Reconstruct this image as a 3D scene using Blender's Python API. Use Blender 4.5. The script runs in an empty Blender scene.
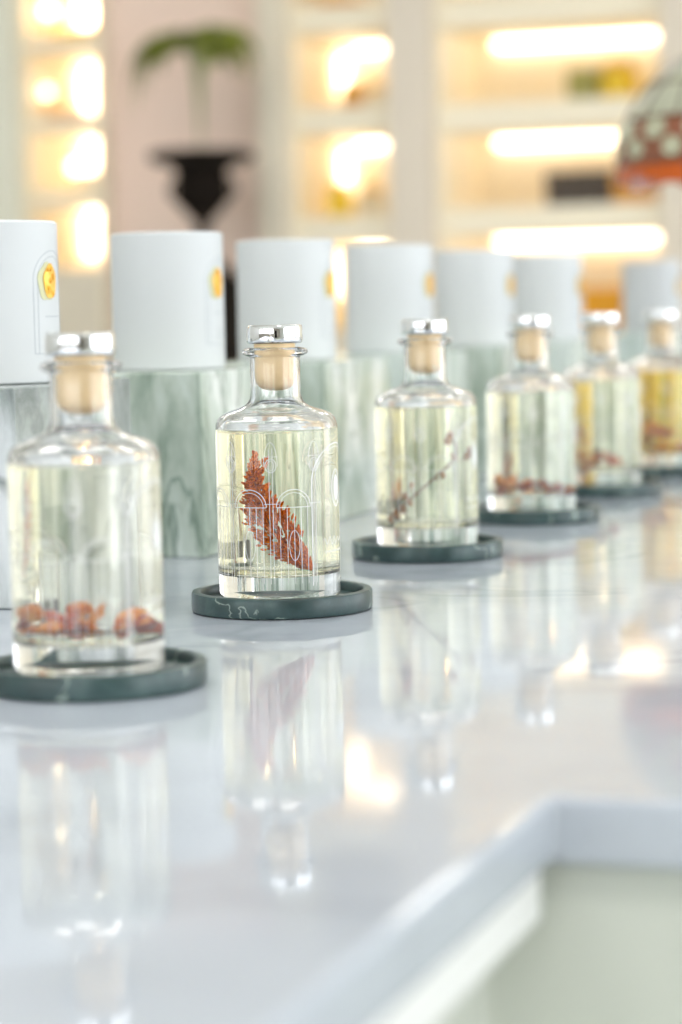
import bpy, math, random
from mathutils import Vector, Matrix
random.seed(7)
C = bpy.context.scene.collection
PI = math.pi
sin, cos = math.sin, math.cos

# ------------------------------------------------------------------ camera
W, H = 682, 1024
LENS = 85.0
FP = LENS / 36.0 * H
YAW, PITCH, ROLL, CAMZ = math.radians(18.821), math.radians(4.824), math.radians(-1.174), 0.17177
fw = Vector((-sin(YAW)*cos(PITCH), cos(YAW)*cos(PITCH), -sin(PITCH)))
r0 = Vector((cos(YAW), sin(YAW), 0)); u0 = r0.cross(fw)
rt = r0*cos(ROLL) + u0*sin(ROLL); up = -r0*sin(ROLL) + u0*cos(ROLL)
cd = bpy.data.cameras.new('camera'); cam = bpy.data.objects.new('camera', cd); C.objects.link(cam)
cd.sensor_fit = 'VERTICAL'; cd.sensor_height = 36; cd.sensor_width = 24; cd.lens = LENS
cd.clip_start = 0.01; cd.clip_end = 100
m = Matrix((rt, up, -fw)).transposed().to_4x4(); m.translation = (0, 0, CAMZ)
cam.matrix_world = m
cd.dof.use_dof = True; cd.dof.focus_distance = 1.36; cd.dof.aperture_fstop = 5.0
bpy.context.scene.camera = cam

def at(px, py, Y):
    """the point of the place seen at this spot of the photograph, on the plane y = Y"""
    d = fw*FP + rt*(px-W/2) - up*(py-H/2)
    return Vector((0, 0, CAMZ)) + d*(Y/d.y)

# ------------------------------------------------------------------ materials
def srgb(r, g, b):
    f = lambda c: (c/255/12.92 if c/255 <= .04045 else ((c/255+.055)/1.055)**2.4)
    return (f(r), f(g), f(b), 1)

def mat(name, col, rough=.5, metal=0, **kw):
    ma = bpy.data.materials.new(name); ma.use_nodes = True
    b = ma.node_tree.nodes['Principled BSDF']
    b.inputs['Base Color'].default_value = col
    b.inputs['Roughness'].default_value = rough
    b.inputs['Metallic'].default_value = metal
    for k, v in kw.items(): b.inputs[k.replace('_', ' ')].default_value = v
    return ma

def noisy(name, c1, c2, scale, rough=.5, detail=6, bump=0, stretch=(1,1,1), **kw):
    ma = mat(name, c1, rough, **kw); nt = ma.node_tree; n = nt.nodes; l = nt.links
    tc = n.new('ShaderNodeTexCoord'); mp = n.new('ShaderNodeMapping'); mp.inputs['Scale'].default_value = stretch
    l.new(tc.outputs['Object'], mp.inputs['Vector'])
    no = n.new('ShaderNodeTexNoise'); no.inputs['Scale'].default_value = scale; no.inputs['Detail'].default_value = detail
    l.new(mp.outputs[0], no.inputs['Vector'])
    rp = n.new('ShaderNodeValToRGB'); rp.color_ramp.elements[0].color = c1; rp.color_ramp.elements[1].color = c2
    rp.color_ramp.elements[0].position = .35; rp.color_ramp.elements[1].position = .65
    l.new(no.outputs[0], rp.inputs[0]); l.new(rp.outputs[0], n['Principled BSDF'].inputs['Base Color'])
    if bump:
        bp = n.new('ShaderNodeBump'); bp.inputs['Strength'].default_value = bump; bp.inputs['Distance'].default_value = .001
        l.new(no.outputs[0], bp.inputs['Height']); l.new(bp.outputs[0], n['Principled BSDF'].inputs['Normal'])
    return ma

def marble(name, stops, scale, rot=(0,0,0), stretch=(1,1,1), vein=None, vein_scale=8, vein_w=.03, rough=.15, warp=.35, seed=0, ior=1.5):
    """layered cloudy stone with thin veins; stops = [(pos, colour)...]"""
    ma = mat(name, stops[0][1], rough); nt = ma.node_tree; n = nt.nodes; l = nt.links
    n['Principled BSDF'].inputs['IOR'].default_value = ior
    tc = n.new('ShaderNodeTexCoord'); mp = n.new('ShaderNodeMapping')
    mp.inputs['Rotation'].default_value = rot; mp.inputs['Scale'].default_value = stretch; mp.inputs['Location'].default_value = (seed*3.1, seed*1.7, seed*.9)
    l.new(tc.outputs['Object'], mp.inputs['Vector'])
    w = n.new('ShaderNodeTexNoise'); w.inputs['Scale'].default_value = scale*.8; w.inputs['Detail'].default_value = 3
    l.new(mp.outputs[0], w.inputs['Vector'])
    mx = n.new('ShaderNodeVectorMath'); mx.operation = 'MULTIPLY_ADD'
    l.new(w.outputs['Color'], mx.inputs[0]); mx.inputs[1].default_value = (warp/scale*3,)*3; l.new(mp.outputs[0], mx.inputs[2])
    no = n.new('ShaderNodeTexNoise'); no.inputs['Scale'].default_value = scale; no.inputs['Detail'].default_value = 8; no.inputs['Roughness'].default_value = .6
    l.new(mx.outputs[0], no.inputs['Vector'])
    rp = n.new('ShaderNodeValToRGB'); cr = rp.color_ramp
    cr.elements[0].position, cr.elements[0].color = stops[0]; cr.elements[1].position, cr.elements[1].color = stops[-1]
    for p, c in stops[1:-1]: e = cr.elements.new(p); e.color = c
    l.new(no.outputs[0], rp.inputs[0]); out = rp.outputs[0]
    if vein:
        v = n.new('ShaderNodeTexNoise'); v.inputs['Scale'].default_value = vein_scale; v.inputs['Detail'].default_value = 5
        l.new(mx.outputs[0], v.inputs['Vector'])
        s = n.new('ShaderNodeMath'); s.operation = 'SUBTRACT'; l.new(v.outputs[0], s.inputs[0]); s.inputs[1].default_value = .5
        a = n.new('ShaderNodeMath'); a.operation = 'ABSOLUTE'; l.new(s.outputs[0], a.inputs[0])
        mr = n.new('ShaderNodeMapRange'); l.new(a.outputs[0], mr.inputs[0]); mr.inputs[1].default_value = 0; mr.inputs[2].default_value = vein_w; mr.inputs[3].default_value = .85; mr.inputs[4].default_value = 0
        mi = n.new('ShaderNodeMix'); mi.data_type = 'RGBA'
        l.new(mr.outputs[0], mi.inputs[0]); l.new(out, mi.inputs[6]); mi.inputs[7].default_value = vein; out = mi.outputs[2]
    l.new(out, n['Principled BSDF'].inputs['Base Color'])
    return ma

def emit(name, col, s):
    ma = mat(name, col, .5); b = ma.node_tree.nodes['Principled BSDF']
    b.inputs['Emission Color'].default_value = col; b.inputs['Emission Strength'].default_value = s
    return ma

def glassy(name, col, ior, rough=0):
    return mat(name, col, rough, Transmission_Weight=1.0, IOR=ior)

M = {}
M['counter'] = marble('polished_white_marble', [(.3, srgb(172,179,189)), (.5, srgb(189,196,206)), (.72, srgb(199,206,216))], 3.2, vein=srgb(168,175,184), vein_scale=2.3, vein_w=.02, rough=.045, warp=.5, ior=1.34)
M['block_green'] = marble('green_marble', [(.34, srgb(134,152,136)), (.45, srgb(186,199,186)), (.54, srgb(208,219,211)), (.64, srgb(242,246,243))], 13, rot=(.3,-.8,.3), stretch=(1.9,1.2,.5), seed=4.3, vein=srgb(120,140,126), vein_scale=6, vein_w=.008, rough=.2)
M['block_mint'] = marble('pale_mint_marble', [(.34, srgb(160,182,170)), (.44, srgb(196,212,204)), (.56, srgb(220,230,225)), (.68, srgb(242,245,243))], 9, rot=(0,.6,.3), stretch=(2.4,1.2,.35), vein=srgb(120,146,134), vein_scale=5, vein_w=.012, rough=.2, seed=3)
M['block_grey'] = marble('grey_white_marble', [(.34, srgb(104,114,110)), (.46, srgb(164,172,170)), (.56, srgb(206,212,213)), (.7, srgb(236,239,240))], 9, rot=(0,.5,.9), stretch=(1.6,1,.6), vein=srgb(130,138,136), vein_scale=6, vein_w=.02, rough=.2, seed=5)
M['coaster'] = marble('dark_green_marble', [(.3, srgb(34,52,52)), (.5, srgb(52,74,74)), (.65, srgb(72,95,94)), (.8, srgb(98,120,118))], 38, vein=srgb(160,176,168), vein_scale=22, vein_w=.010, rough=.32, warp=.4)
M['glass'] = glassy('clear_glass', (1, 1, 1, 1), 1.5)
M['liquid'] = glassy('pale_straw_liquid', srgb(255,252,226), 1.36)
M['liquid_clear'] = glassy('faint_straw_liquid', srgb(253,252,236), 1.36)
M['liquid_shelf_glow'] = glassy('amber_glow_liquid', srgb(253,222,112), 1.36)  # yellow liquid, with the warm shelf glow behind it put into the tint
M['chrome'] = mat('polished_chrome', (.86, .87, .88, 1), .05, 1)
M['wood'] = noisy('pale_birch', srgb(252,224,176), srgb(246,210,154), 60, .45, stretch=(1,1,.15))
M['wood_light'] = noisy('pale_polymer', srgb(240,224,198), srgb(232,214,186), 60, .4)
M['etch'] = mat('white_etching', (.95, .96, .95, 1), .6)
M['print_dark'] = mat('grey_print', srgb(88,94,92), .6)
nt = M['etch'].node_tree; n = nt.nodes
tr = n.new('ShaderNodeBsdfTransparent'); mxs = n.new('ShaderNodeMixShader'); mxs.inputs[0].default_value = .85
nt.links.new(tr.outputs[0], mxs.inputs[1]); nt.links.new(n['Principled BSDF'].outputs[0], mxs.inputs[2]); nt.links.new(mxs.outputs[0], n['Material Output'].inputs[0])
M['seed'] = noisy('rust_seed', srgb(176,54,0), srgb(255,132,6), 900, .9, detail=2, Specular_IOR_Level=.1)
M['twig'] = mat('dark_red_twig', srgb(110,50,36), .6)
M['bud'] = noisy('brown_bud', srgb(140,84,34), srgb(176,110,50), 400, .6)
M['petal_orange'] = noisy('orange_petal', srgb(236,120,24), srgb(255,176,70), 250, .6)
M['petal_red'] = noisy('red_petal', srgb(170,46,16), srgb(214,84,28), 250, .6)
M['candle'] = mat('white_matte_card', srgb(212,216,217), .55)
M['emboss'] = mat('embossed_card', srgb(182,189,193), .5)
M['gold'] = noisy('gold_foil', srgb(226,168,50), srgb(244,200,100), 300, .3, metal=.6)
M['gold_rim'] = mat('dull_olive_foil', srgb(190,190,150), .4, .3)
M['wall'] = noisy('cream_plaster', srgb(232,226,212), srgb(228,221,206), 2, .8)
M['white_wall'] = noisy('white_plaster', srgb(240,240,238), srgb(236,236,234), 2, .8)
M['pink'] = noisy('dusty_pink_plaster', srgb(250,226,212), srgb(246,220,206), 1.5, .8)
M['sage_pillar'] = mat('sage_grey_paint', srgb(234,233,218), .6)
M['taupe_pillar'] = mat('taupe_paint', srgb(228,217,203), .6)
M['cream_pillar'] = mat('cream_paint', srgb(232,222,204), .6)
M['shelf'] = mat('cream_lacquer', srgb(250,240,218), .45)
M['led'] = emit('warm_led', (1, .86, .66, 1), 4.2)
M['fill_panel_glow'] = emit('soft_fill_light', (1, .97, .93, 1), 5.2)  # emission of the added fill panels
M['bulb'] = emit('warm_spot', (1, .85, .62, 1), 4)
M['floor'] = noisy('pale_stone_floor', srgb(214,216,206), srgb(206,209,199), 2, .4)
M['cabinet'] = mat('sage_white_panel', srgb(212,216,208), .5)
M['cabinet_white'] = mat('white_panel', srgb(242,243,243), .4)
M['iron'] = noisy('black_iron', srgb(16,11,8), srgb(28,20,14), 30, .8, Specular_IOR_Level=.15)
M['leaf'] = noisy('palm_green', srgb(92,102,12), srgb(132,142,36), 20, .5)
M['stem'] = mat('pale_green_stem', srgb(140,156,96), .6)
M['soil'] = noisy('dark_soil', srgb(50,38,28), srgb(70,54,40), 80, .9)

# ------------------------------------------------------------------ mesh helpers
class MB:
    def __init__(s): s.v = []; s.f = []
    def add(s, vs, fs):
        o = len(s.v); s.v += [tuple(v) for v in vs]; s.f += [tuple(i+o for i in f) for f in fs]; return s
    def box(s, x0, x1, y0, y1, z0, z1):
        v = [(x, y, z) for x in (x0, x1) for y in (y0, y1) for z in (z0, z1)]
        return s.add(v, [(0,1,3,2), (4,6,7,5), (0,4,5,1), (2,3,7,6), (0,2,6,4), (1,5,7,3)])
    def lathe(s, prof, n=64, c=(0,0,0), closed=False):
        """prof: (r, z) from bottom axis up and back; r = 0 ends become poles"""
        rings = []; vs = []; fs = []
        for r, z in prof:
            if r < 1e-7: rings.append([len(vs)]); vs.append((c[0], c[1], c[2]+z))
            else:
                rings.append(list(range(len(vs), len(vs)+n)))
                vs += [(c[0]+r*cos(2*PI*k/n), c[1]+r*sin(2*PI*k/n), c[2]+z) for k in range(n)]
        pairs = list(zip(rings, rings[1:])) + ([(rings[-1], rings[0])] if closed else [])
        for a, b in pairs:
            for k in range(n):
                k2 = (k+1) % n
                if len(a) == 1 and len(b) == 1: continue
                if len(a) == 1: fs.append((a[0], b[k2], b[k]))
                elif len(b) == 1: fs.append((a[k], a[k2], b[0]))
                else: fs.append((a[k], a[k2], b[k2], b[k]))
        return s.add(vs, fs)
    def tube(s, pts, rad, n=6):
        pts = [Vector(p) for p in pts]; R = rad if isinstance(rad, (list, tuple)) else [rad]*len(pts)
        vs = []; fs = []; prev = None
        for i, p in enumerate(pts):
            t = (pts[min(i+1, len(pts)-1)] - pts[max(i-1, 0)]).normalized()
            a = (prev - t*prev.dot(t)) if prev else t.orthogonal()
            a = a.normalized() if a.length > 1e-9 else t.orthogonal().normalized(); prev = a; b = t.cross(a)
            vs += [p + (a*cos(2*PI*k/n) + b*sin(2*PI*k/n))*R[i] for k in range(n)]
        for i in range(len(pts)-1):
            for k in range(n): fs.append((i*n+k, i*n+(k+1) % n, (i+1)*n+(k+1) % n, (i+1)*n+k))
        fs.append(tuple(range(n))[::-1]); fs.append(tuple(range((len(pts)-1)*n, len(pts)*n)))
        return s.add(vs, fs)
    def blob(s, c, ax, rad, n=6, rough=.15):
        """a small lumpy spindle: centre, unit axis, (long, wide, thick)"""
        c = Vector(c); t = Vector(ax).normalized(); a = t.orthogonal().normalized(); b = t.cross(a)
        th = random.random()*6; a, b = a*cos(th)+b*sin(th), b*cos(th)-a*sin(th)
        vs = [c - t*rad[0]]; fs = []
        rows = 4
        for i in range(1, rows):
            q = PI*i/rows
            for k in range(n):
                j = 1+random.uniform(-rough, rough)
                vs.append(c - t*rad[0]*cos(q) + (a*cos(2*PI*k/n)*rad[1] + b*sin(2*PI*k/n)*rad[2])*sin(q)*j)
        vs.append(c + t*rad[0])
        for k in range(n):
            k2 = (k+1) % n
            fs.append((0, 1+k2, 1+k)); fs.append((len(vs)-1, 1+(rows-2)*n+k, 1+(rows-2)*n+k2))
            for i in range(rows-2): fs.append((1+i*n+k, 1+i*n+k2, 1+(i+1)*n+k2, 1+(i+1)*n+k))
        return s.add(vs, fs)
    def build(s, name, m, parent=None, smooth=True, bevel=0, loc=None, seg=2):
        me = bpy.data.meshes.new(name); me.from_pydata(s.v, [], s.f); me.update()
        if smooth:
            for p in me.polygons: p.use_smooth = True
            me.set_sharp_from_angle(angle=math.radians(40))
        me.materials.append(m)
        o = bpy.data.objects.new(name, me); C.objects.link(o)
        if loc: o.location = loc
        if parent: o.parent = parent
        if bevel:
            b = o.modifiers.new('bevel', 'BEVEL'); b.width = bevel; b.segments = seg; b.limit_method = 'ANGLE'
        return o

def tag(o, label=None, cat=None, group=None, kind=None):
    if label: o['label'] = label
    if cat: o['category'] = cat
    if group: o['group'] = group
    if kind: o['kind'] = kind
    return o

def thing(name, label, cat, loc=(0,0,0), rz=0, group=None):
    o = bpy.data.objects.new(name, None); C.objects.link(o); o.empty_display_size = .05
    o.location = loc; o.rotation_euler = (0, 0, rz)
    return tag(o, label, cat, group)

def copy_tree(o, parent=None):
    c = o.copy(); C.objects.link(c)
    if parent: c.parent = parent
    for ch in list(o.children): copy_tree(ch, c)
    return c

# ------------------------------------------------------------------ the room
ZF, ZC = -0.90, 1.95
XL, XR, YB, YN = -6.0, 4.6, 8.0, -4.2
def struct(name, mb, m, **kw): return tag(mb.build(name, m, smooth=False, **kw), kind='structure')
struct('floor', MB().box(XL-.15, XR+.15, YN-.15, YB+.15, ZF-.1, ZF), M['floor'])
struct('ceiling', MB().box(XL-.15, XR+.15, YN-.15, YB+.15, ZC, ZC+.1), M['white_wall'])
struct('wall_left', MB().box(XL-.15, XL, YN, YB, ZF, ZC), M['white_wall'])
struct('wall_back', MB().box(XL, XR, YB, YB+.15, ZF, ZC), M['wall'])
# window walls on the right and behind: low sill, thin posts, head rail
def window_wall(name, a0, a1, fixed, axis):
    lo, hi = (fixed, fixed+.15) if axis == 'x' else (fixed-.15, fixed)
    w = MB()
    def bx(s0, s1, z0, z1):
        if axis == 'x': w.box(lo, hi, s0, s1, z0, z1)
        else: w.box(s0, s1, lo, hi, z0, z1)
    bx(a0, a1, ZF, -.55); bx(a0, a1, ZC-.2, ZC)
    n = max(2, round((a1-a0)/1.9))
    for i in range(n+1):
        c = a0+(a1-a0)*i/n; bx(max(a0, c-.07), min(a1, c+.07), -.55, ZC-.2)
    return struct(name, w, M['white_wall'])
struct('wall_right', MB().box(XR, XR+.15, YN, -1.6, ZF, ZC).box(XR, XR+.15, -1.6, YB, ZF, -.55).box(XR, XR+.15, -1.6, YB, ZC-.2, ZC)
       .box(XR, XR+.15, 1.3, 1.75, -.55, ZC-.2).box(XR, XR+.15, 3.6, 4.3, -.55, ZC-.2).box(XR, XR+.15, 7.7, YB, -.55, ZC-.2), M['white_wall'])
for i, (lx, ly) in enumerate(((-4.2, 5.7), (-3.0, 5.7), (-1.8, 5.7), (-.6, 5.7), (-1.5, 1.4), (-.4, 1.4), (.7, 1.4), (-.9, -.6), (.2, -.6), (1.3, -.6))):  # unseen fill panels, added to brighten the shelf wall and the counter
    cl = thing('fill_panel', 'added square fill light panel, out of view, '+('in the row before the shelf wall' if ly > 5 else 'above the marble counter'), 'lamp', (lx, ly, ZC), 0, 'added fill panels '+('by the shelves' if ly > 5 else 'above the counter'))
    MB().box(-.32,.32,-.32,.32,-.03,-.001).build('frame', M['chrome'], cl, smooth=False, bevel=.004)
    MB().box(-.29,.29,-.29,.29,-.034,-.0301).build('diffuser', M['fill_panel_glow'], cl, smooth=False)
wr = MB()
for a, b in ((XL, -5.6), (-3.6, -3.3), (-1.3, -1.0), (1.2, XR)): wr.box(a, b, YN-.15, YN, ZF, ZC)
for a, b in ((-5.6, -3.6), (-3.3, -1.3), (-1.0, 1.2)): wr.box(a, b, YN-.15, YN, ZF, .42); wr.box(a, b, YN-.15, YN, ZC-.15, ZC)
struct('wall_rear', wr, mat('greige_plaster', srgb(172,166,156), .8))
d = struct('dark_reflection_panel', MB().box(1.75, 2.75, YN+.001, YN+.05, ZF+.001, 1.25), M['iron'])  # unseen dark panel, added so the chrome caps reflect a dark stripe
dh = MB().tube([(1.86, YN+.06, .1), (1.86, YN+.10, .1), (1.86, YN+.10, .5), (1.86, YN+.06, .5)], .012, 8).build('panel_handle', M['chrome'], d)

FR = 7.5      # front plane of the shelf wall
def X(px): return at(px, 150, FR).x
x_ = {p: X(p) for p in (-260, 0, 22, 100, 262, 290, 392, 435, 664)}
def pier(name, xa, xb, m, yf=FR-.04):
    return struct(name, MB().box(xa, xb, yf, YB-.001, ZF+.001, ZC-.001), m, bevel=.006)
pier('trim_1', x_[22]-.45, x_[22], M['sage_pillar'])
pier('trim_2', x_[262], x_[290], M['cream_pillar'])
pier('trim_3', x_[392], x_[435], M['taupe_pillar'])
pier('trim_4', x_[664], x_[664]+1.6, M['taupe_pillar'])
struct('wall_back', MB().box(x_[100]+.012, x_[262]-.001, FR+.06, YB-.001, ZF+.001, ZC-.001), M['pink'])
struct('wall_back', MB().box(XL+.001, x_[22]-.452, FR+.1, YB-.001, ZF+.001, ZC-.001), M['white_wall'])
struct('baseboard_back', MB().box(x_[100]+.013, x_[262]-.002, FR+.04, FR+.059, ZF+.001, ZF+.12), M['cream_pillar'])

def shelf_bay(label, xa, xb, levels, base_z, th=.10, inset=.06, vert=.012, strength='led'):
    """fitted shelving: carcass sides, back, boards with a light strip under each at the back"""
    xa += .003; xb -= .003; t = .018
    T = thing('display_shelf', label, 'shelf unit', ((xa+xb)/2, (FR+YB)/2, ZF)); ox, oy, oz = T.location
    def part(name, a, b, c, d, e, f, m, par=T, bev=.002):
        return MB().box(a-ox, b-ox, c-oy, d-oy, e-oz, f-oz).build(name, m, par, smooth=False, bevel=bev)
    yb = YB-.004
    part('side_panel', xa, xa+t, FR, yb, ZF+.002, ZC-.004, M['shelf']); part('side_panel', xb-t, xb, FR, yb, ZF+.002, ZC-.004, M['shelf'])
    part('back_panel', xa+t, xb-t, yb-t, yb, ZF+.002, ZC-.004, M['shelf'])
    part('base_cabinet', xa+t, xb-t, FR, yb-t, ZF+.002, base_z, M['cream_pillar'])
    for z in levels:
        sb = part('shelf_board', xa+t, xb-t, FR+.01, yb-t, z+.012, z+th, M['shelf'])
        if vert: part('light_strip', xa+t+.004, xa+t+.004+vert, yb-t-.03, yb-t-.004, z-.15, z-.018, M[strength], sb, 0)
        part('light_strip', xa+t+inset, xb-t-.01, yb-t-.03, yb-t-.004, z-.009, z+.012, M[strength], sb, 0)
    return T
zl = [at(580, py, YB-.05).z for py in (240, 140, 40)]
shelf_bay('warm-lit fitted shelf bay on the right, widest, with dark boxes and an orange box', x_[435], x_[664], zl+[at(585, -150, YB-.05).z, at(600, -212, YB-.05).z], at(606, 331, FR+.16).z, vert=0)
zb = [at(360, py, YB-.05).z for py in (250, 146, 50)]
shelf_bay('narrow warm-lit shelf bay between the cream pillar and the taupe pillar', x_[290], x_[392], zb+[at(360, -92, YB-.05).z], .1, vert=.02)
za = [at(60, py, YB-.05).z for py in (215, 145, 70, 5)]
shelf_bay('narrow glowing shelf bay at far left beside the pink wall', x_[22], x_[100]+.01, za+[1.35, 1.7], at(80, 268, FR).z, .06, .02, .03)

# goods on the shelves: boxes with lids, jars
def hue(name, rgb, rough=.5): 
    if name not in M: M[name] = mat(name, srgb(*rgb), rough)
    return M[name]
def gift_box(px0, px1, py0, py1, Y, m, label, group=None, depth=.14, name='gift_box'):
    a = at(px0+(10 if px1 < 100 else 0), py1, Y); b = at(px1+(10 if px1 < 100 else 0), py0, Y); w = abs(b.x-a.x)-.002; h = b.z-a.z; d = depth
    T = thing(name, label, 'box', ((a.x+b.x)/2, Y+d/2, a.z), 0, group)
    MB().box(-w/2+.002, w/2-.002, -d/2+.002, d/2-.002, 0, h*.72).build('box_body', m, T, smooth=False, bevel=.002)
    MB().box(-w/2, w/2, -d/2, d/2, h*.70, h).build('box_lid', m, T, smooth=False, bevel=.002)
    return T
def jar(px, pyb, wpx, hpx, Y, m, label, lid='gold', group=None):
    a = at(px, pyb, Y); k = Y/FP/cos(YAW)*1.02; r = wpx*k/2; h = hpx*k
    T = thing('glass_jar', label, 'jar', (a.x, Y, a.z), 0, group)
    MB().lathe([(0,0),(r*.94,0),(r,.006),(r,h*.72),(r*.9,h*.78),(r*.75,h*.80),(0,h*.80)], 32).build('jar_body', m, T)
    MB().lathe([(0,h*.80),(r*.78,h*.80),(r*.8,h*.82),(r*.8,h*.98),(r*.76,h),(0,h)], 32).build('lid', M[lid], T)
    return T
YI = 7.66
def on(py_levels, k): return py_levels[k]+.037
def snap(T, z):
    T.location.z = z; return T
s1, s2, s3 = zl      # low, mid, high
olive = hue('olive_card', (160,156,84)); yellow = hue('yellow_card', (250,214,60)); dark = hue('charcoal_card', (84,74,66)); ochre = hue('ochre_card', (222,160,56)); orange = hue('amber_card', (232,164,24))
snap(gift_box(566, 597, 68, 103, YI, olive, 'olive green box on the upper shelf of the right bay'), s2+.101)
snap(jar(619, 100, 36, 36, YI+.06, yellow, 'round yellow jar beside the olive box on the upper shelf', 'gold'), s2+.101)
for i in range(4):
    snap(gift_box(545+i*16.5, 560.5+i*16.5, 178, 214, YI, dark, 'slim charcoal box in the dark row on the middle shelf', 'charcoal boxes on the middle shelf'), s1+.101)
snap(gift_box(612, 657, 178, 212, YI, ochre, 'ochre box to the right of the charcoal row on the middle shelf'), s1+.101)
zlow = zl[0]-(zl[1]-zl[0])
T = gift_box(580, 632, 287, 330, YI, orange, 'amber orange box low in the right bay above the far bottles'); 

jw = hue('frosted_white', (236,226,200), .3)
snap(jar(352, 110, 22, 26, YI, ochre, 'small ochre jar on the upper shelf of the narrow bay', 'gold'), zb[1]+.101)
snap(jar(376, 110, 20, 22, YI+.02, jw, 'frosted pale jar on the upper shelf of the narrow bay', 'gold'), zb[1]+.101)
snap(jar(340, 215, 24, 34, YI, yellow, 'yellow jar on the lower shelf of the narrow bay', 'gold'), zb[0]+.101)
snap(jar(372, 215, 24, 30, YI+.02, jw, 'frosted pale jar on the lower shelf of the narrow bay', 'gold'), zb[0]+.101)
snap(gift_box(320, 352, 5, 20, YI, ochre, 'flat ochre box on the top visible shelf of the narrow bay'), zb[2]+.101)
for lab, px0, px1, h, k, mm in (('yellow box', 48, 92, 16, 2, yellow), ('orange box', 38, 68, 12, 1, ochre), ('pale box', 66, 90, 22, 0, jw)):
    snap(gift_box(px0, px1, 100-h, 100, YI, mm, lab+' on a shelf of the glowing bay at far left', depth=.1), za[k]+.061)
def spot(px, py, r, label, st=.03):
    p = at(px, py, YI-.08)
    T = thing('shelf_lamp', label, 'lamp', (p.x, p.y, p.z-.03))
    MB().lathe([(0,-.0),(.014,0),(.014,.006),(.004,.010),(.004,st),(0,st)], 20).build('lamp_base', M['gold'], T)
    MB().lathe([(0,st)]+[(r*sin(a), st+r-r*cos(a)) for a in [PI*i/10 for i in range(1, 10)]]+[(0,st+2*r)], 20).build('bulb', M['bulb'], T)
    return T
for (px, k, r, stm, lab) in ((50, 2, .024, .075, 'large round glowing lamp at the top of the left shelf bay'), (46, 1, .017, .075, 'round glowing lamp on the middle shelf of the left bay'),
                        (72, 0, .022, .06, 'round glowing lamp on the lowest shelf of the left bay')):
    snap(spot(px, 50, r, lab, stm), za[k]+.0612)

# ------------------------------------------------------------------ urn, pedestal, palm
UY = 7.25
ub = at(203, 232, UY)
ped_top = at(203, 276, UY).z
P = thing('pedestal', 'dark narrow pedestal under the black urn by the pink wall', 'pedestal', (ub.x, UY, ZF))
hp = ped_top-ZF
MB().box(-.15,.15,-.15,.15,0,.06).build('plinth', M['iron'], P, smooth=False, bevel=.008)
MB().box(-.105,.105,-.105,.105,.058,hp-.04).build('shaft', M['iron'], P, smooth=False, bevel=.006)
MB().box(-.125,.125,-.125,.125,hp-.042,hp).build('top_slab', M['iron'], P, smooth=False, bevel=.006)
k = UY/FP/cos(YAW)
U = thing('garden_urn', 'black classical footed urn on the dark pedestal in front of the pink wall', 'urn', (ub.x, UY, ped_top))
uh = (276-152)*k; k *= 1.0
R = lambda px: px*k
zz = lambda py: (276-py)*k
MB().box(-R(24),R(24),-R(24),R(24),0,R(7)).build('foot', M['iron'], U, smooth=False, bevel=.004)
MB().lathe([(0,zz(270)),(R(22),zz(270)),(R(22),zz(266)),(R(14),zz(258)),(R(8),zz(245)),(R(6),zz(232)),(R(8),zz(222)),(R(16),zz(214)),(R(26),zz(202)),(R(29),zz(192)),
            (R(27),zz(182)),(R(26),zz(174)),(R(30),zz(166)),(R(42),zz(163)),(R(52),zz(160)),(R(54),zz(153)),(R(50),zz(150.5)),(R(38),zz(156)),(R(26),zz(164)),(R(24),zz(168)),(0,zz(168))], 48).build('bowl', M['iron'], U)
for s in (-1, 1):
    pts = [(s*(R(25)+R(10)*sin(t*PI)), 0, zz(202)+(zz(176)-zz(202))*t) for t in [i/10 for i in range(11)]]
    MB().tube(pts, R(2.2), 8).build('handle', M['iron'], U)
for a in range(0):
    pass
PL = thing('palm_plant', 'arching green palm growing from the black urn', 'plant', (ub.x, UY, ped_top+zz(168)))
MB().lathe([(0,0.001),(R(23),.001),(R(20),.012),(0,.016)], 24).build('soil', M['soil'], PL)
def frond(az, reach, height, droop, leaflets=26, L=.062):
    st = MB(); lf = MB(); pts = []
    for i in range(25):
        t = i/24
        if t < .55: q = t/.55; r = reach*.30*q**2; z = height*sin(q*PI/2)*.97
        else: q = (t-.55)/.45; r = reach*(.30+.70*sin(q*PI/2)); z = height*(.97+.05*sin(q*PI*.9)) - droop*(q**2.2)
        pts.append(Vector((r*cos(az), r*sin(az), z+.01)))
    st.tube(pts, [.0026*(1-.6*i/24) for i in range(25)], 5)
    side = Vector((-sin(az), cos(az), 0))
    for j in range(leaflets):
        t = .52+.48*j/(leaflets-1); i = min(23, int(t*24)); f = t*24-i
        p = pts[i].lerp(pts[i+1], f); tg = (pts[i+1]-pts[i]).normalized()
        ll = L*(.55+.75*sin(PI*min(1, (t-.5)*2.1)))
        for s in (-1, 1):
            d = (side*s*.55 + tg*.55 + Vector((0,0,-.55-.2*random.random()))).normalized()
            w = tg*.0065; e = p+d*ll; mid = p+d*ll*.5+Vector((0,0,.004))
            th = Vector((0,0,.0006)) if abs(d.z) < .8 else side*.0006
            lf.add([p-w*.5, p+w*.5, mid+w, mid-w, e, p-w*.5+th, p+w*.5+th, mid+w+th, mid-w+th, e+th],
                   [(0,1,2,3), (3,2,4), (5,8,7,6), (8,9,7), (0,3,8,5), (1,6,7,2), (3,4,9,8), (2,7,9,4)])
    o = lf.build('frond', M['leaf'], PL); st.build('stem', M['stem'], o)
hgt = (168-24)*k*.95
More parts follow.
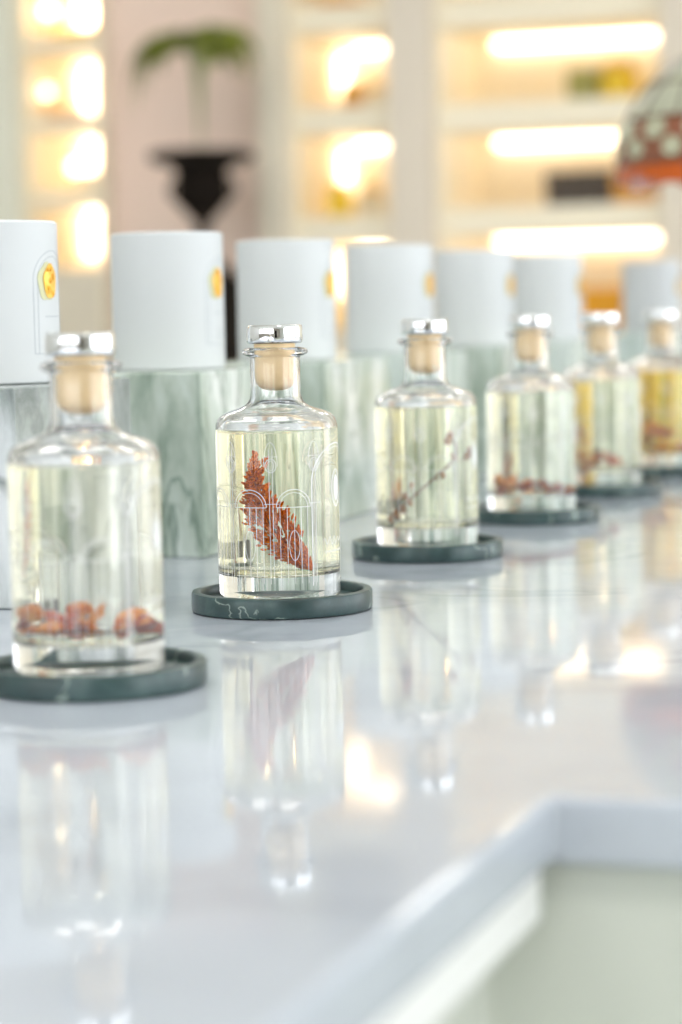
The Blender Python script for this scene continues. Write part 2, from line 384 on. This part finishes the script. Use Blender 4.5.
for i, (az, rc, hh, dr) in enumerate([(PI+.25,.235,hgt*.98,.24),(PI+.12,.21,hgt*.95,.20),(PI-.1,.22,hgt*1.0,.16),(.1,.185,hgt*1.0,.10),(-.1,.17,hgt*.95,.12),(PI-.3,.16,hgt*1.0,.10),(.15,.14,hgt*.98,.06),(-.35,.15,hgt*.92,.05),(.6,.12,hgt*1.02,.04),(2.2,.13,hgt*1.02,.05),
                         (4.2,.12,hgt*.98,.05),(5.2,.10,hgt*1.0,.04),(PI+.6,.17,hgt*.9,.14),(1.3,.10,hgt*1.04,.03),(-.9,.13,hgt*.9,.07),(.0,.11,hgt*.84,.05)]):
    frond(az, rc, hh, dr)

# ------------------------------------------------------------------ the counter
CX, CY = -0.201, 0.812        # inner corner of the L
XW, YE, XE, YS = -1.15, 3.9, 2.6, -1.2
def ell(x0, x1, xe, y0, yc, y1, z0, z1):
    """L-shaped slab: wing along y between x0..x1 from y0, wing along x from yc to y1 out to xe"""
    p = [(x0,y0),(x1,y0),(x1,yc),(xe,yc),(xe,y1),(x0,y1)]
    b = MB(); n = len(p)
    b.add([(x,y,z) for z in (z0, z1) for x, y in p], [tuple(range(n))[::-1], tuple(range(n, 2*n))]+[(i,(i+1)%n,(i+1)%n+n,i+n) for i in range(n)])
    return b
T = thing('shop_counter', 'glossy white marble L-shaped counter carrying bottles and candles', 'counter', ((XW+CX)/2, 1.5, ZF))
def shift(o): o.location = (-T.location.x, -T.location.y, -T.location.z); return o
shift(ell(XW, CX, XE, YS, CY, YE, -.024, 0).build('worktop', M['counter'], T, smooth=False, bevel=.003, seg=3))
shift(MB().box(XW+.004, CX-.004, YS+.004, CY-.0005, -.044, -.0241).build('moulding', M['cabinet_white'], T, smooth=False, bevel=.002))
shift(ell(XW+.03, CX-.03, XE-.03, YS+.03, CY+.012, YE-.03, ZF+.081, -.0242).build('cabinet_body', M['cabinet'], T, smooth=False, bevel=.004))
shift(ell(XW+.09, CX-.09, XE-.09, YS+.09, CY+.09, YE-.09, ZF+.001, ZF+.0809).build('toe_kick', M['cabinet'], T, smooth=False))

# ------------------------------------------------------------------ marble blocks and candle boxes
BX0, BX1, BH = -.742, -.630, .1293
blk = [(1.266, 'block_grey', 'grey and white marble block nearest the camera under the first white candle box'),
       (1.554, 'block_green', 'green marble block under the second white candle box, behind the sharp bottle'),
       (1.817, 'block_green', 'green marble block under the third white candle box'),
       (2.067, 'block_mint', 'pale mint marble block under the fourth white candle box'),
       (2.350, 'block_green', 'green marble block under the fifth white candle box'),
       (2.630, 'block_mint', 'pale marble block under the sixth white candle box'),
       (3.267, 'block_mint', 'pale marble block under the farthest white candle box, behind the amber bottles')]
for i, (y, mm, lab) in enumerate(blk):
    b = MB().box(-.056, .056, -.0835, .0835, 0, BH).build('marble_block', M[mm], smooth=False, bevel=.0012)
    b.location = ((BX0+BX1)/2+(0, 0, 0, 0, .002, .008, .002)[i], y+.0835, .0002)
    tag(b, lab, 'block')
def ribbon(fn, ts, w, r, mb, th=.00012):
    """a thin raised line on a cylinder: fn(t) -> (angle, height); w its width"""
    P2 = [fn(t) for t in ts]
    vs = []; fs = []
    for i, (a, z) in enumerate(P2):
        a2, z2 = P2[min(i+1, len(P2)-1)]; a1, z1 = P2[max(i-1, 0)]
        dx, dz = (a2-a1)*r, z2-z1; L = math.hypot(dx, dz) or 1; nx, nz = -dz/L*w/2, dx/L*w/2
        for rr in (r+.00002, r+th):
            for s in (1, -1):
                aa = a+s*nx/r; vs.append((rr*cos(aa), rr*sin(aa), z+s*nz))
    for i in range(len(P2)-1):
        o = i*4; q = o+4
        fs += [(o,o+1,q+1,q), (o+2,q+2,q+3,o+3), (o,q,q+2,o+2), (o+1,o+3,q+3,q+1)]
    fs += [(0,2,3,1), (len(vs)-4, len(vs)-3, len(vs)-1, len(vs)-2)]
    mb.add(vs, fs)
lin = lambda a, b, n: [a+(b-a)*i/(n-1) for i in range(n)]
def vline(mb, a, z0, z1, w, r): ribbon(lambda t: (a, t), lin(z0, z1, 2), w, r, mb)
def hline(mb, a0, a1, z, w, r): ribbon(lambda t: (t, z), lin(a0, a1, max(3, int(abs(a1-a0)/.08)+2)), w, r, mb)
def ring(mb, a, z, ra, rz, w, r, t0=0, t1=2*PI): ribbon(lambda t: (a+ra/r*cos(t), z+rz*sin(t)), lin(t0, t1, 28), w, r, mb)
def patch(mb, a, z, ra, rz, r, n=24, th=.0002, power=1):
    vs = [(( r+th)*cos(a), (r+th)*sin(a), z)]
    for k_ in range(n):
        t = 2*PI*k_/n; q = 1+.12*sin(5*t)*(power-1)
        aa = a+ra/r*cos(t)*q; vs.append(((r+th)*cos(aa), (r+th)*sin(aa), z+rz*sin(t)*q))
    for k_ in range(n):
        t = 2*PI*k_/n; q = 1+.12*sin(5*t)*(power-1)
        aa = a+ra/r*cos(t)*q; vs.append(((r+.00001)*cos(aa), (r+.00001)*sin(aa), z+rz*sin(t)*q))
    fs = [(0, 1+k_, 1+(k_+1) % n) for k_ in range(n)] + [(1+k_, 1+n+k_, 1+n+(k_+1) % n, 1+(k_+1) % n) for k_ in range(n)]
    mb.add(vs, fs)
CR, CH = .0408, .0990
def make_candle():
    T = thing('candle_box', '', 'candle box')
    hh = CH
    MB().lathe([(0,.0002),(CR-.001,.0002),(CR,.0012),(CR,hh*.5),(CR,hh-.0016),(CR-.0014,hh-.0002),(CR-.004,hh),(0,hh)], 96).build('box_body', M['candle'], T)
    e = MB()
    # embossed arch and frame facing the shop side
    for dr in (0, .0035):
        ra, zb_, zt = .0185-dr, .018, .062
        ribbon(lambda t: (-ra/CR, t), lin(zb_, zt, 4), .0006, CR, e)
        ribbon(lambda t: (ra/CR, t), lin(zb_, zt, 4), .0006, CR, e)
        ring(e, 0, zt, ra, ra, .0006, CR, 0, PI)
    hline(e, -.0185/CR, .0185/CR, .018, .0006, CR)
    # small lines of lettering, too fine to read
    for z, w in ((.0405, .009), (.0235, .0085)):
        hline(e, -w/CR, w/CR, z, .0007, CR)
    ring(e, 0, .030, .005, .004, .0005, CR, PI, 2*PI)
    e.build('embossing', M['emboss'], T)
    g = MB(); patch(g, -.16, .0615, .0085, .0115, CR, power=1.6, th=.0004); g.build('emblem_backing', M['gold_rim'], T)
    g = MB(); patch(g, -.08, .0618, .0068, .0105, CR, power=1.4, th=.0009)
    for q in range(9): g.blob(((CR+.001)*cos(-.08+.08*sin(q*2.1)), (CR+.001)*sin(-.08+.08*sin(q*2.1)), .0618+.0075*cos(q*1.3)), (0,.4,1), (.0018,.0012,.0008))
    g.build('gold_emblem', M['gold'], T)
    return T
cand0 = make_candle()
clab = ['white cylindrical candle box with gold emblem cut by the left edge of the photo', 'white cylindrical candle box second from left, in front of the urn',
        'white cylindrical candle box behind the sharp bottle, third from left', 'white cylindrical candle box fourth from left, behind the bottle with the thin sprig',
        'white cylindrical candle box fifth from left', 'white cylindrical candle box sixth from left', 'faint white cylindrical candle box farthest along the row, at right edge']
cxs = [-.684, -.688, -.692, -.681, -.678, -.670, -.677]
for i, (y, mm, lab) in enumerate(blk):
    c = cand0 if i == 0 else copy_tree(cand0)
    c.location = (cxs[i], y+.083, BH+.0004); tag(c, clab[i], 'candle box', 'white candle boxes on marble blocks')

# ------------------------------------------------------------------ coasters
def coaster_bm():
    r = .052
    pr = [(0,0),(r-.0016,0),(r-.0004,.0006),(r,.002),(r,.0098),(r-.0006,.0112),(r-.002,.0116),(r-.0042,.0116),(r-.0052,.0110),(r-.0056,.0100),(r-.0060,.0064),(r-.0068,.0060),(0,.0060)]
    return MB().lathe(pr, 96)
# ------------------------------------------------------------------ bottles
HB = .153
def make_bottle(liquid):
    T = thing('diffuser_bottle', '', 'bottle')
    out = [(0,.0008),(.012,.0006),(.026,.0002),(.0305,0),(.0328,.0008),(.0344,.0026),(.035,.005),(.035,.05),(.035,.0935),(.0347,.0970),(.0338,.0996),(.0322,.1016),(.0298,.1031),(.0262,.1045),(.0218,.1058),
           (.0183,.1072),(.0160,.1092),(.0149,.1115),(.0145,.114),(.0144,.120),(.0144,.1340),(.0148,.1350),(.0170,.1358),(.0185,.1366),(.0189,.1378),(.0185,.1390),(.0168,.1398),(.0150,.1402),(.0135,.1404)]
    inn = [(.0124,.1400),(.0120,.1385),(.0119,.130),(.0119,.114),(.0124,.1100),(.0140,.1068),(.0170,.1043),(.0215,.1022),(.0262,.1008),(.0295,.0991),(.0312,.0965),(.0318,.092),(.0318,.05),(.0318,.0185),(.0312,.0155),(.0290,.0132),(.0250,.0122),(.012,.0128),(0,.0130)]
    up_ = lambda pr, lo=0: [(r_, z_+(.0037 if z_ > .06 else (lo if z_ > .010 else 0))) for r_, z_ in pr]
    out = up_(out); inn = up_(inn, .003)
    MB().lathe(out+inn, 96).build('glass_body', M['glass'], T)
    lv = .0980; e = .00012
    lq = [(0,.0130-e),(.012,.0128-e),(.0250+e*.2,.0122-e),(.0290+e*.7,.0132-e*.7),(.0312+e,.0155-e*.4),(.0318+e,.0185),(.0318+e,.05),(.0318+e,lv),(.0300,lv-.0003),(.027,lv-.0005),(0,lv-.0005)]
    lq = [(r_, z_+(.003 if z_ < .06 else 0)) for r_, z_ in lq]
    MB().lathe(lq, 96).build('liquid', M[liquid], T)
    st = MB().lathe(up_([(0,.1155),(.004,.1157),(.0074,.1166),(.0098,.1184),(.0112,.1210),(.0117,.1245),(.0117,.1345),(.0117,.1402),(.0117,.1425),(0,.1425)]), 48).build('stopper', M['wood'], T)
    MB().lathe(up_([(0,.1426),(.0150,.1426),(.0158,.1432),(.0161,.1442),(.0161,.1514),(.0157,.1526),(.0150,.1530),(0,.1530)]), 64).build('cap', M['chrome'], st)
    # engraved ironwork pattern
    g = MB(); r = .035; w1, w2 = .00028, .00065
    zb_ = .012
    for kk in range(-3, 6):
        a = math.radians(-34-42*kk)
        if abs(a) < .2 or a < -3.6: continue
        for d, zt in ((-.028, .088), (.028, .088)): vline(g, a+d, zb_, zt, w1, r)
        for s in (1, -1): ribbon(lambda t, s=s: (a+s*(.11*cos(t)), .078+.0135*sin(t)), lin(0, PI/2, 10), w1, r, g)
        ring(g, a, .0785, .0031, .0038, .0004, r)
        ring(g, a, .0785, .0020, .0026, w1, r)
        hline(g, a-.12, a+.12, .0835, w1, r); hline(g, a-.12, a+.12, .0570, w1, r)
        if kk in (-1,): continue
        a2 = a-math.radians(21)
        ring(g, a2, .055, .0100, .0100, .0004, r, 0, PI)
        ring(g, a2, .055, .0082, .0082, w1, r, 0, PI)
        hline(g, a2-.28, a2+.28, .0550, .0004, r)
        hline(g, a2-.28, a2+.28, .0165, w1, r)
        for j in (-2, -1, 0, 1, 2): vline(g, a2+j*.115, zb_, .055-.0*abs(j), w1, r)
        ring(g, a2, .0335, .0030, .0085, w1, r)
    for s in (-1, 1):
        vline(g, s*math.radians(37), .010, .068, w2, r); vline(g, s*math.radians(34), .010, .068, w1, r)
    ribbon(lambda t: (math.radians(37)*cos(t), .068+.0215*sin(t)), lin(0, PI, 40), w2, r, g)
    ribbon(lambda t: (math.radians(34)*cos(t), .068+.0195*sin(t)), lin(0, PI, 40), w1, r, g)
    ring(g, 0, .064, .0058, .0105, w2, r); ring(g, 0, .064, .0048, .0092, w1, r); patch(g, 0, .064, .0035, .0075, r)
    # two tiny unreadable lines of script under the emblem
    ribbon(lambda t: (t, .0345+.0016*sin(t*44)*(1-.4*sin(t*9))), lin(-.42, .42, 110), .00035, r, g)
    ribbon(lambda t: (t, .0285+.0006*sin(t*90)), lin(-.40, .40, 120), .0003, r, g)
    g.build('engraving', M['etch'], T)
    pm = MB(); ac = math.radians(134)
    for j in range(7):
        ribbon(lambda t, j=j: (ac+(j-3)*.052, t), lin(.0225+.0008*(j % 2), .0330-.0007*(j % 3), 4), .0013, r, pm, .0001)
    pm.build('printed_mark', M['print_dark'], T)
    return T

pos = [(-.4698, 1.0129), (-.4799, 1.2966), (-.4791, 1.5903), (-.4747, 1.8648), (-.4767, 2.1293), (-.4723, 2.3811)]
blab = ['clear glass bottle with orange petals at its base, front left and slightly blurred',
        'sharply focused glass bottle of pale yellow liquid holding a rust-coloured seed head',
        'glass bottle of pale yellow liquid with a thin budded sprig, third in the row',
        'glass bottle of pale liquid with brown petals at the bottom, fourth in the row',
        'blurred glass bottle of yellow-green liquid, fifth in the row',
        'blurred glass bottle of yellow liquid with warm shelf glow in its tint, cut by the right edge of the photo']
klab = ['dark green marble coaster under the front left bottle', 'dark green marble coaster with pale vein under the sharply focused bottle',
        'dark green marble coaster under the third bottle from the left', 'dark green marble coaster under the fourth bottle from the left',
        'dark green marble coaster under the fifth bottle from the left', 'dark green marble coaster under the amber bottle at right edge']
b_pale = make_bottle('liquid')
def recolour(T, m):
    for ch in T.children:
        if ch.name.startswith('liquid'):
            ch.data = ch.data.copy(); ch.data.materials[0] = M[m]
bottles = []
k0 = coaster_bm().build('coaster', M['coaster'])
for i, (x, y) in enumerate(pos):
    b = b_pale if i == 0 else copy_tree(b_pale)
    b.location = (x, y, .0062); b.rotation_euler.z = math.radians([2, 0, -4, 3, -2, 5][i])
    tag(b, blab[i], 'bottle', 'engraved diffuser bottles in a row'); bottles.append(b)
    c = k0 if i == 0 else k0.copy()
    if i: C.objects.link(c)
    dx = [.003, .0015, .000, .002, .001, .002][i]
    c.location = (x+dx, y-.001, .0002); c.rotation_euler.z = [.4, 1.9, 3.3, 5.0, 2.6, 4.1][i]
    tag(c, klab[i], 'coaster', 'dark marble coasters under the bottles')
recolour(bottles[0], 'liquid_clear'); recolour(bottles[3], 'liquid_clear'); recolour(bottles[5], 'liquid_shelf_glow')

# ------------------------------------------------------------------ dried plants in the bottles
def frame(i):
    """origin on the inside floor of bottle i; u to the right, w towards the viewer side of the shop, z up"""
    x, y = pos[i]; t = Vector((-x, -y, 0)).normalized(); u = Vector((-t.y, t.x, 0)); return Vector((x, y, .0062)), u, t
def curve(pts, t):
    n = len(pts)-1; i = min(n-1, int(t*n)); f = t*n-i
    g = lambda j: Vector(pts[max(0, min(n, j))])
    p0, p1, p2, p3 = g(i-1), g(i), g(i+1), g(i+2)
    return .5*((2*p1)+(p2-p0)*f+(2*p0-5*p1+4*p2-p3)*f*f+(3*p1-p0-3*p2+p3)*f**3)
def local(i, name, mb_list, label, cat):
    o, u, t = frame(i)
    T = thing(name, label, cat, (o.x, o.y, o.z), math.atan2(u.y, u.x))
    for nm, mb, mm in mb_list: mb.build(nm, M[mm], T)
    return T
# local axes: x = right, y = away, z = up.  bottle 2: the seed head
MAG = .92
def px(xp, yp): return ((xp-278)/1747*MAG, (594-yp)/1747+.0025)
def seed_head():
    axis = [(257,457),(256,474),(259,492),(264,508),(272,524),(285,541),(297,554),(306,565)]
    wid = [2.0, 6.5, 11, 15.5, 17, 13.5, 9, 1.5]
    ax = [(px(*p)[0], -.016+.002*i/7, px(*p)[1]) for i, p in enumerate(axis)]
    sd = MB(); tw = MB()
    for q in range(1250):
        t = random.random()**.9; p = curve(ax, t); p2 = curve(ax, min(1, t+.03)); tg = (p2-p).normalized() if (p2-p).length > 1e-6 else Vector((.5,0,-.8))
        n_ = len(wid)-1; i = min(n_-1, int(t*n_)); w = (wid[i]+(wid[i+1]-wid[i])*(t*n_-i))/1747
        side = Vector((0,1,0)).cross(tg).normalized()
        a = random.uniform(-1, 1)*(1 if random.random() < .8 else 1.28); d = random.uniform(-1, 1)
        c = p + side*a*w + Vector((0,1,0))*d*.0045*math.sqrt(max(0, 1-a*a))
        axd = (tg*-1 + side*a*.9 + Vector((0, random.uniform(-.5,.5), random.uniform(-.3,.3))))
        sd.blob(c, axd, (random.uniform(.0008,.0024), random.uniform(.0004,.0009), random.uniform(.0004,.0008)), 5, .4)
    for (a, b) in (((257,457),(258,449)), ((262,470),(268,455)), ((268,512),(271,497))):
        for j in range(16):
            f = j/15; x, z = px(a[0]+(b[0]-a[0])*f, a[1]+(b[1]-a[1])*f)
            sd.blob((x+random.uniform(-.0014,.0014), -.0165+random.uniform(-.001,.001), z), (random.uniform(-.6,.6),0,1), (.0014,.0007,.0006), 5, .3)
    tw.tube([curve(ax, i/20)+Vector((0,.001,0)) for i in range(21)], .0005, 6)
    return [('seeds', sd, 'seed'), ('stalk', tw, 'twig')]
local(1, 'dried_seed_head', seed_head(), 'rust-orange dried seed head floating inside the sharply focused bottle', 'dried plant')
# bottle 3: sprig
def px3(xp, yp): return ((xp-427)/1450*.95, (543-yp)/1450+.003)
tw = MB(); bd = MB()
main = [(392,516),(404,505),(418,492),(432,478),(444,466),(452,456),(453,446),(447,437)]
P3 = [(px3(*p)[0], -.010, px3(*p)[1]) for p in main]
tw.tube([curve(P3, i/30) for i in range(31)], .0007, 6)
for br in ([(452,457),(458,460),(466,452)], [(404,505),(401,499),(408,494)], [(418,492),(413,489),(414,483)], [(432,478),(438,478),(441,474)]):
    tw.tube([(px3(*p)[0], -.0105, px3(*p)[1]) for p in br], .0004, 6)
for (bx, by, s) in ((447,436,1.0),(445,441,.7),(467,452,1.0),(463,456,.7),(408,494,.7),(406,507,.8),(400,512,.9),(412,500,.6),(394,517,.8),(414,483,.5),(441,474,.5),(451,456,.7)):
    x, z = px3(bx, by); bd.blob((x, -.0105, z), (random.uniform(-.5,.5),0,1), (.0044*s,.0027*s,.0024*s), 8, .12)
local(2, 'dried_sprig', [('twig', tw, 'twig'), ('buds', bd, 'bud')], 'thin dark red sprig with small brown buds inside the third bottle', 'dried plant')
# petal sprigs lying on the bottle floors
def petals(i, n, spread, z0, z1, label, seed, wd=.022):
    random.seed(seed); a = MB(); b = MB(); t = MB()
    t.tube([(-spread, -.012, z0+.002), (-spread*.3, -.016, z0+.003), (spread*.4, -.014, z0+.002), (spread, -.008, z0+.003)], .0007, 6)
    for q in range(n):
        x = random.uniform(-1, 1)*spread; y = random.uniform(-.018, .010); y *= max(.2, 1-abs(x)/.034)
        z = z0+random.random()**1.6*(z1-z0)*(1.15-abs(x+.4*spread)/spread*.6)
        (a if random.random() < .6 else b).blob((x, y, z), (random.uniform(-1,1), random.uniform(-1,1), random.uniform(-.4,.4)), (random.uniform(.004,.0075), random.uniform(.003,.0046), .0011), 8, .2)
    local(i, 'dried_flower_sprig', [('petals', a, 'petal_orange'), ('dark_petals', b, 'petal_red'), ('twig', t, 'twig')], label, 'dried plant')
petals(0, 34, .026, 0.0190, 0.0330, 'orange and dark red dried petals lying in the front left bottle', 3)
petals(3, 30, .026, 0.0185, 0.0280, 'brown orange dried petals lying in the fourth bottle', 5)
petals(4, 14, .020, 0.0185, 0.0320, 'small brown dried petals lying in the fifth bottle', 8)
petals(5, 30, .024, 0.0190, 0.0420, 'orange red dried petals lying in the amber bottle at right edge', 11)

# ------------------------------------------------------------------ stained glass table lamp beyond the bottles (only its shade edge shows)
random.seed(4)
LY = 2.95
lc = at(742, 172, LY)
T = thing('table_lamp', 'stained glass table lamp whose brown and orange scalloped shade enters at top right', 'lamp', (lc.x, LY, .0005))
zr = lc.z; RS = .152; HS = .150
def glass_col():
    ma = marble('mottled_stained_glass', [(.35, srgb(206,210,180)), (.5, srgb(220,222,200)), (.65, srgb(226,224,190))], 14, rough=.15)
    b = ma.node_tree.nodes['Principled BSDF']; b.inputs['Transmission Weight'].default_value = .35; b.inputs['Roughness'].default_value = .3
    return ma
M['sg_pale'] = glass_col()
M['sg_brown'] = noisy('brown_stained_glass', srgb(120,72,48), srgb(150,94,70), 40, .25)
M['sg_orange'] = mat('orange_stained_glass', srgb(226,104,4), .25, Transmission_Weight=.3)
M['sg_disc'] = mat('sage_glass_disc', srgb(214,216,184), .25, Transmission_Weight=.2)
M['bronze'] = mat('bronze', srgb(90,66,44), .35, .8)
def dome(t, a): # t 0 rim .. 1 top
    r = RS*math.sqrt(max(0, 1-(t*.985)**2.1)); return Vector((r*cos(a), r*sin(a), zr+HS*t+ (0 if t else 0)))
NS = 8
def rim_drop(a): return -.026*abs(sin(a*NS/2))**.8*.65
sh = MB(); n = 144; rows = 14
def grid(mb, t0, t1, rows, off, scallop=False):
    vs = []; fs = []
    for i in range(rows+1):
        t = t0+(t1-t0)*i/rows
        for k_ in range(n):
            a = 2*PI*k_/n; p = dome(t, a); c = Vector((0,0,zr+HS*.2)); d = (p-c).normalized()
            p = p+d*off
            if scallop: p.z += rim_drop(a)*(1-i/rows)
            vs.append(p)
    for i in range(rows):
        for k_ in range(n): fs.append((i*n+k_, i*n+(k_+1) % n, (i+1)*n+(k_+1) % n, (i+1)*n+k_))
    o = len(mb.v); mb.add(vs, fs)
def shell(mb, t0, t1, rows, scallop=False, off=0):
    grid(mb, t0, t1, rows, off, scallop); a = len(mb.v); grid(mb, t0, t1, rows, off-.003, scallop)
    b0 = a-(rows+1)*n
    for (p, q) in ((b0, a), (b0+rows*n, a+rows*n)):
        mb.f += [(p+k_, p+(k_+1) % n, q+(k_+1) % n, q+k_) for k_ in range(n)]
shell(sh, .42, .995, 14); shade = sh.build('lamp_shade', M['sg_pale'], T)
s2_ = MB(); shell(s2_, .055, .42, 8); s2_.build('brown_border', M['sg_brown'], shade)
s3_ = MB(); shell(s3_, 0, .055, 3, True); s3_.build('orange_rim', M['sg_orange'], shade)
dm = MB()
for j in range(NS*2):
    for (t, rr) in ((.17, .0125), (.32, .0145)):
        a = 2*PI*(j+(.5 if t > .2 else 0))/(NS*2); p = dome(t, a); q = dome(t+.03, a); up_ = (q-p).normalized(); sd_ = Vector((-sin(a), cos(a), 0)); nn = sd_.cross(up_)*1
        ring0 = [p+nn*.0035+(up_*sin(b_)+sd_*cos(b_))*rr*(.95+.05*cos(2*b_)) for b_ in lin(0, 2*PI, 17)[:-1]]
        ring1 = [v-nn*.006 for v in ring0]
        dm.add(ring0+ring1, [tuple(range(16)), tuple(range(31,15,-1))]+[(x1,(x1+1)%16,(x1+1)%16+16,x1+16) for x1 in range(16)])
dm.build('glass_discs', M['sg_disc'], shade)
ld = MB()
for j in range(NS*2):
    a = 2*PI*j/(NS*2); ld.tube([dome(t, a)+Vector((cos(a), sin(a), 0))*.001 for t in lin(.42, .98, 10)], .0013, 5)
for t in (.055, .42, .7): ld.tube([dome(t, 2*PI*i/60)*1 for i in range(61)], .0016, 5)
ld.build('leading', M['bronze'], shade)
MB().lathe([(0,zr+HS*.98),(.018,zr+HS*.98),(.014,zr+HS+.008),(.005,zr+HS+.014),(.006,zr+HS+.024),(0,zr+HS+.03)], 24).build('finial', M['bronze'], T)
MB().lathe([(0,0),(.07,0),(.072,.004),(.066,.012),(.04,.022),(.02,.034),(.012,.06),(.014,.09),(.018,.12),(.012,.16),(.008,.2),(.008,zr+HS*.97),(0,zr+HS*.97)], 40).build('lamp_base', M['bronze'], T)

# ------------------------------------------------------------------ light: daylight through the big windows, plus the shelf strips and the added fill panels above
w = bpy.data.worlds.new('daylight'); bpy.context.scene.world = w; w.use_nodes = True
bg = w.node_tree.nodes['Background']; bg.inputs[0].default_value = (.94, .965, 1, 1); bg.inputs[1].default_value = 3.1
def portal(name, loc, rot, sx, sy):
    ld_ = bpy.data.lights.new(name, 'AREA'); ld_.shape = 'RECTANGLE'; ld_.size = sx; ld_.size_y = sy; ld_.cycles.is_portal = True
    o = bpy.data.objects.new(name, ld_); C.objects.link(o); o.location = loc; o.rotation_euler = rot
portal('window_portal', (XR+.14, (YN+YB)/2, .6), (0, PI/2, 0), 2.5, YB-YN)
portal('window_portal', ((XL+XR)/2, YN-.14, .6), (PI/2, 0, 0), XR-XL, 2.5)

sc = bpy.context.scene
vs_ = sc.view_settings; sc.display_settings.display_device = 'sRGB'; vs_.view_transform = 'Standard'; vs_.look = 'None'; vs_.exposure = 0.5; vs_.gamma = 1; vs_.use_curve_mapping = False
cy = sc.cycles
cy.max_bounces = 18; cy.diffuse_bounces = 5; cy.glossy_bounces = 6; cy.transmission_bounces = 16; cy.transparent_max_bounces = 24
cy.caustics_refractive = True; cy.caustics_reflective = True; cy.sample_clamp_indirect = 6; cy.blur_glossy = .3
cy.use_denoising = True
try: cy.denoiser = 'OPENIMAGEDENOISE'; cy.denoising_input_passes = 'RGB_ALBEDO_NORMAL'
except Exception: pass
